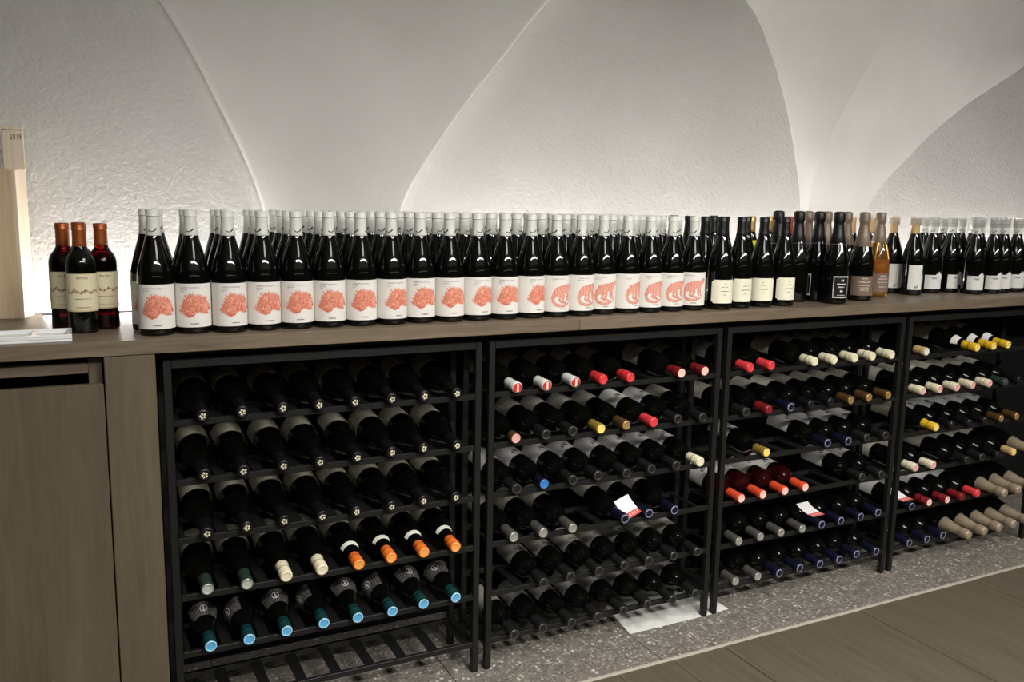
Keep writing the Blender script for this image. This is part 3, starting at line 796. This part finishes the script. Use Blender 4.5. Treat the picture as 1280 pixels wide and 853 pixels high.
# capsule styles: sleeve colour, end colour, style, capsule length, colour word
CS = {'k': ('black', 'gold', 'plain', .060, 'black'), 'g': ('green', 'palegreen', 'plain', .055, 'dark green'), 'c': ('cream', 'cream', 'ring', .060, 'cream'),
      'o': ('orange', 'paleorange', 'ring', .050, 'orange'), 'b': ('teal', 'sky', 'ring', .050, 'sky blue ended'), 'w': ('white', 'red', 'plain', .060, 'white and red'),
      'r': ('red', 'brightred', 'ring', .058, 'red'), 'd': ('darkred', 'blush', 'ring', .060, 'dark red'), 'h': ('charcoal', 'charcoal', 'plain', .060, 'charcoal'),
      'e': ('olive', 'paleyellow', 'plain', .055, 'olive gold'), 'z': ('bronze', 'gold', 'plain', .058, 'bronze'), 'B': ('navy', 'blue', 'plain', .040, 'blue'),
      'G': ('gunmetal', 'silver', 'plain', .062, 'gunmetal'), 'n': ('navy', 'navy', 'plain', .062, 'navy'), 'C': ('coral', 'blush', 'plain', .064, 'coral'),
      'y': ('yellow', 'paleyellow', 'ring', .060, 'yellow'), 'W': ('cream', 'pink', 'ring', .056, 'ivory'), 't': ('beige', 'beige', 'champ', .118, 'beige'),
      'p': ('tan', 'white', 'plain', .050, 'tan'), 'm': ('brightred', 'brightred', 'plain', .060, 'bright red'), 'x': ('black', 'charcoal', 'plain', .060, 'plain black'),
      'q': ('green', 'gunmetal', 'plain', .060, 'bottle green'), 'v': ('bronze', 'pink', 'plain', .030, 'brown'), 'a': ('tan', 'paleyellow', 'plain', .050, 'pale gold'),
      'D': ('darkred', 'darkred', 'plain', .060, 'plain dark red')}
RACK = [
 ['kkkkkkkk', 'kkkkkkkk', 'kkkkkkkk', 'ggccoooo', 'bbbbbbbb', '........'],
 ['wwwrr.dd', 'vhhezmhh', 'hBhhhhhc', 'GGG.nnn.', '.hhhhhhh', 'hhhhhhhh'],
 ['mm.ccccc', 'hDnxxzzz', '.e..nnhh', 'CCCC..hh', 'GGGGnnnn', 'GGnnnnnn'],
 ['p..yyy..', 'WWWWWqx.', '.yxxxzz.', 'WW.hhxat', 'nddDmttt', 'nnnttttt']]
# label choice per rack row
RLAB = [
 ['rackB_cream', 'rackB_cream', 'rackB_cream', 'rackB_cream', 'rackB_crest', None],
 ['rackD_cream', 'rackD_cream', 'rackD_white', 'rackD_cream', 'rackD_grey', 'rackD_grey'],
 ['rackD_cream', 'rackD_cream', 'rackD_white', 'rackD_white', None, None],
 ['rackD_cream', 'rackD_cream', 'rackD_white', 'rackD_cream', 'rackD_white', None]]
RGROUP = ['bottles lying in the rack beside the cabinet', 'bottles lying in the rack over the white plate',
          'bottles lying in the rack with coral capsules', 'bottles lying in the rack with beige foils']
RSHORT = ['rack beside wooden cabinet', 'rack over white plate', 'rack with coral capsules', 'rack with beige foils']
GOLDX = MC.setdefault(('goldx',), None)
def end_cross(shape):
    top = shape[-1][1]; z = top+0.0022
    vs, fs = [], []
    for k in range(5):
        a = k*2*math.pi/5; c, s = math.cos(a), math.sin(a)
        n = len(vs)
        for u, v_ in ((0.0015, 0), (0.006, -0.0032), (0.0085, 0), (0.006, 0.0032)):
            vs.append((u*c-v_*s, u*s+v_*c, z))
        fs.append((n, n+1, n+2, n+3))
    return new_mesh('end_emblem', vs, fs, FOIL['cream'])
CROSS_B = end_cross(BURG)
def end_bar(shape):
    z = shape[-1][1]+0.0022
    return new_mesh('end_stripe', [(-.003, -.0115, z), (.003, -.0115, z), (.003, .0115, z), (-.003, .0115, z)], [(0, 1, 2, 3)], FOIL['cream'])
BAR_D = end_bar(BORD)
def rim(shape, m):
    t = shape[-1][1]
    return lathe([(0.0146, t+0.0004), (0.0142, t+0.0019), (0.0118, t+0.0021), (0.0112, t+0.0014)], m, 20, 'end_rim')
def dense(pr):
    out = []
    for (ra, za), (rb, zb) in zip(pr, pr[1:]):
        n = max(2, int(abs(zb-za)/0.001))
        out += [(ra+(rb-ra)*k/n, za+(zb-za)*k/n) for k in range(n)]
    return out
def seat(shape, cap, tip, prot, zb):
    """tilt and tip height at which a bottle lying on its side rests on both rails (a hair pressed in)"""
    key = (id(shape), id(cap))
    if key not in DENSE:
        pts = dense(shape)+dense(cap)
        DENSE[key] = (np.array([q_[0] for q_ in pts]), np.array([q_[1] for q_ in pts]))
    r, a = DENSE[key]
    def need(t, y0, y1, top):
        y = prot+(tip-a)*math.cos(t)+r*math.sin(t)
        z = (tip-a)*math.sin(t)-r*math.cos(t)          # underside relative to the tip
        m = (y >= y0-0.001) & (y <= y1+0.001)
        return top-z[m].min()
    lo, hi = -0.05, 0.35
    for _ in range(40):
        t = (lo+hi)/2
        if need(t, 0.002, 0.014, zb) < need(t, 0.184, 0.198, zb-0.010): lo = t
        else: hi = t
    return t, need(t, 0.002, 0.014, zb)-0.0006
DENSE = {}
RIMS = {}
for R in range(4):
    for q in range(6):
        for i in range(8):
            ch = RACK[R][q][i]
            if ch == '.': continue
            fc, ec, style, clen, word = CS[ch]
            shape = BURG if (R == 0 or ch in 'y') else BORD
            if ch == 't': shape = CHAM
            gl = M_GLASSROSE if ch == 'C' else M_GLASS
            top = shape[-1][1]
            parts = [('glass', glass_me(shape, gl), 0, None, None)]
            if ch == 't':
                parts += [('capsule', capsule_me(shape, 0.200, FOIL[fc], 'champ'), 0, None, None), ('capsule_end', end_me(shape, FOIL[ec], 'champ'), 0, 'capsule', None)]
                tip = 0.3186
            else:
                parts += [('capsule', capsule_me(shape, round(top-clen, 4), FOIL[fc], style), 0, None, None)]
                parts += [('capsule_end', end_me(shape, FOIL['black'] if ch == 'k' else FOIL[ec]), 0, 'capsule', None)]
                tip = top+0.0016
                if ch == 'k': parts.append(('end_emblem', CROSS_B, 0, 'capsule', None))
                if ch == 'w': parts.append(('end_stripe', BAR_D, 0, 'capsule', None))
                if ch in 'bGnghB':
                    rc = {'b': 'paleblue', 'G': 'silver', 'n': 'lavender', 'g': 'silver', 'h': 'smoke', 'B': 'blue'}[ch]
                    rk_ = (id(shape), rc)
                    if rk_ not in RIMS: RIMS[rk_] = rim(shape, FOIL[rc])
                    parts.append(('end_rim', RIMS[rk_], 0, 'capsule', None))
            lb = RLAB[R][q]
            rz = random.uniform(-16, 16)
            if R == 0 and q in (0, 1, 2): rz = random.uniform(-35, 35)
            if R == 0 and q == 4: rz = [0, 70, 5, 80, 0, 60, -5, 25][i]
            if R == 2 and q == 3 and i > 3: lb = 'rackD_white'
            if ch == 't': lb = None
            if R == 1 and q == 1 and i in (0, 1, 2): lb = None if i == 0 else lb
            if R == 1 and q == 1 and i in (5, 6): lb = 'rackD_white'
            if lb:
                if shape is BURG and lb.startswith('rackD'): lb = 'rackB_cream'
                parts.append(('label', LB[lb], rz, None, None))
            if R == 0 and ch == 'o': parts.append(('neck_label', LB['neck_white'], 0, None, 'narrow white neck label'))
            if ch == 'y' and q == 0: parts.append(('neck_label', LB['neck_tag'], 20, None, 'white neck label'))
            prot = -0.020 - random.uniform(-0.004, 0.005) - (0.045 if ch == 't' else 0)
            if R == 1 and q >= 4: prot -= 0.012
            # seated on the front rail (capsule or neck) and the rear rail (body)
            cp = CAPPROF[('c', id(shape), 0.200 if ch == 't' else round(top-clen, 4), FOIL[fc].name, style)]
            tl, z_tip = seat(shape, cp, tip, prot, BARS[q])
            x = R*RL+SLOT0+SLOTD*i+random.uniform(-0.003, 0.003)
            d = Vector((0, -math.cos(tl), -math.sin(tl)))
            base = Vector((x, prot, z_tip)) - d*tip
            M = Matrix.Translation(base) @ Matrix.Rotation(math.pi/2+tl, 4, 'X') @ Matrix.Rotation(math.pi, 4, 'Z')
            nm = 'sparkling_bottle' if ch == 't' else 'wine_bottle'
            lab = '%s capsule bottle, %s row, %s slot from cabinet, %s' % (word, ROWN[q], ORD[i], RSHORT[R])
            build(nm, lab, 'bottle', RGROUP[R], M, parts)

# ------------------------------------------------------------------ cards, tray, crate
def card(name, loc, rot, label):
    r = empty(name, loc, label, 'price card', None)
    r.rotation_euler = rot
    n = 8; vs, fs = [], []
    def P(u, v, e): return (u*0.032, (v-0.5)*0.082, 0.006*(v-0.5)**2*4 + e)
    def sheet(v0, v1, u0, u1, e, m, t=0.0006):
        vs, fs = [], []
        for k in range(n+1):
            v_ = v0+(v1-v0)*k/n
            vs += [P(u0, v_, e), P(u1, v_, e), P(u0, v_, e-t), P(u1, v_, e-t)]
            if k:
                a, b_ = 4*k-4, 4*k
                fs += [(a, a+1, b_+1, b_), (a+2, b_+2, b_+3, a+3), (a, b_, b_+2, a+2), (a+1, a+3, b_+3, b_+1)]
        fs += [(0, 2, 3, 1), (4*n, 4*n+1, 4*n+3, 4*n+2)]
        return new_mesh('card', vs, fs, m)
    obj('sheet', sheet(0, 1, -1, 1, 0, M_CARD), r)
    bd = obj('red_band', sheet(0.0, 0.27, -1, 1, 0.0008, M_CARDRED), r)
    for k in range(5):
        u = -0.75+k*0.34
        obj('letter_mark', sheet(0.07, 0.20, u, u+0.16, 0.0013, M_CARDPINK), bd)
    return r
def axes(xa, ya):
    xa = Vector(xa).normalized(); ya = Vector(ya); ya = (ya-xa*ya.dot(xa)).normalized(); za = xa.cross(ya)
    return Matrix((xa, ya, za)).transposed().to_euler()
def put(corner, xa, ya, sc, u, label):
    """card with the point u of its lower edge (-1 left corner .. 1 right corner) at the given spot"""
    e = axes(xa, ya); R_ = e.to_matrix()
    c = card('price_card', Vector(corner)-R_ @ (Vector((u*0.032, -0.041, 0.006))*sc), e, label)
    c.scale = (sc, sc, sc)
    return c
put((1.3435, 0.001, 0.3932), (0.93, 0.05, 0.30), (-0.15, 0.75, 0.62), 0.885, -1, 'white price card with red band wedged between navy capsules over white plate')
put((2.186, 0.014, 0.2770), (0.97, 0.10, -0.02), (-0.10, 0.94, 0.30), 1.0, 0, 'white price card with red band lying on navy capsule below the coral capsules')
put((2.642, 0.004, 0.2735), (0.97, 0.10, -0.02), (-0.10, 0.94, 0.30), 1.0, 0, 'white price card with red band lying on first navy capsule beside dark red capsules')

tr = empty('tray', (-0.42, 0.062, ZC), 'long white glossy tray lying at the worktop front', 'tray')
box('base', (-0.66, 0.004, ZC), (-0.187, 0.118, ZC+0.005), M_WHITEGLOSS, tr, 0.001)
box('rim', (-0.66, 0.004, ZC+0.005), (-0.187, 0.014, ZC+0.016), M_WHITEGLOSS, tr, 0.002)
box('rim', (-0.66, 0.108, ZC+0.005), (-0.187, 0.118, ZC+0.016), M_WHITEGLOSS, tr, 0.002)
box('rim', (-0.197, 0.014, ZC+0.005), (-0.187, 0.108, ZC+0.016), M_WHITEGLOSS, tr, 0.002)
box('divider', (-0.270, 0.014, ZC+0.005), (-0.258, 0.108, ZC+0.014), M_WHITEGLOSS, tr, 0.002)

cr = empty('wooden_crate', (-0.298, 0.455, ZC), 'tall pale pine crate standing on the worktop by the wall', 'crate')
cx0, cy0 = cr.location.x, cr.location.y
box('front_board', (cx0-0.105, cy0, ZC), (cx0-0.010, cy0+0.011, ZC+0.390), M_PINE, cr, 0.0008)
box('side_board', (cx0-0.010, cy0, ZC), (cx0, cy0+0.088, ZC+0.390), M_PINE2, cr, 0.0008)
box('side_board', (cx0-0.115, cy0, ZC), (cx0-0.105, cy0+0.088, ZC+0.390), M_PINE2, cr, 0.0008)
box('back_board', (cx0-0.105, cy0+0.077, ZC), (cx0-0.010, cy0+0.088, ZC+0.390), M_PINE2, cr, 0.0008)
box('lid', (cx0-0.105, cy0+0.011, ZC+0.379), (cx0-0.010, cy0+0.077, ZC+0.390), M_PINE2, cr, 0.0008)
cr.rotation_euler.z = math.radians(-14)
bx = empty('small_wooden_box', (-0.300, 0.488, ZC+0.3898), 'small pale wooden box stamped 2019 on top of the crate', 'box')
b0x, b0y, b0z = bx.location
box('body', (b0x-0.025, b0y-0.022, b0z), (b0x+0.025, b0y+0.022, b0z+0.100), M_PINE2, bx, 0.002)
box('lid', (b0x-0.023, b0y-0.021, b0z+0.1015), (b0x+0.023, b0y+0.021, b0z+0.112), M_PINE2, bx, 0.0015)
V, P = text_polys('2019')
s = 0.026/(V[:, 0].max()-V[:, 0].min())
obj('stamp', new_mesh('stamp', [(0.007+x_*s, -0.0226, 0.083+y_*s*1.6) for x_, y_, _ in V], P, M_STAMP), bx, label='brown stamped 2019')
bx.rotation_euler.z = math.radians(4)
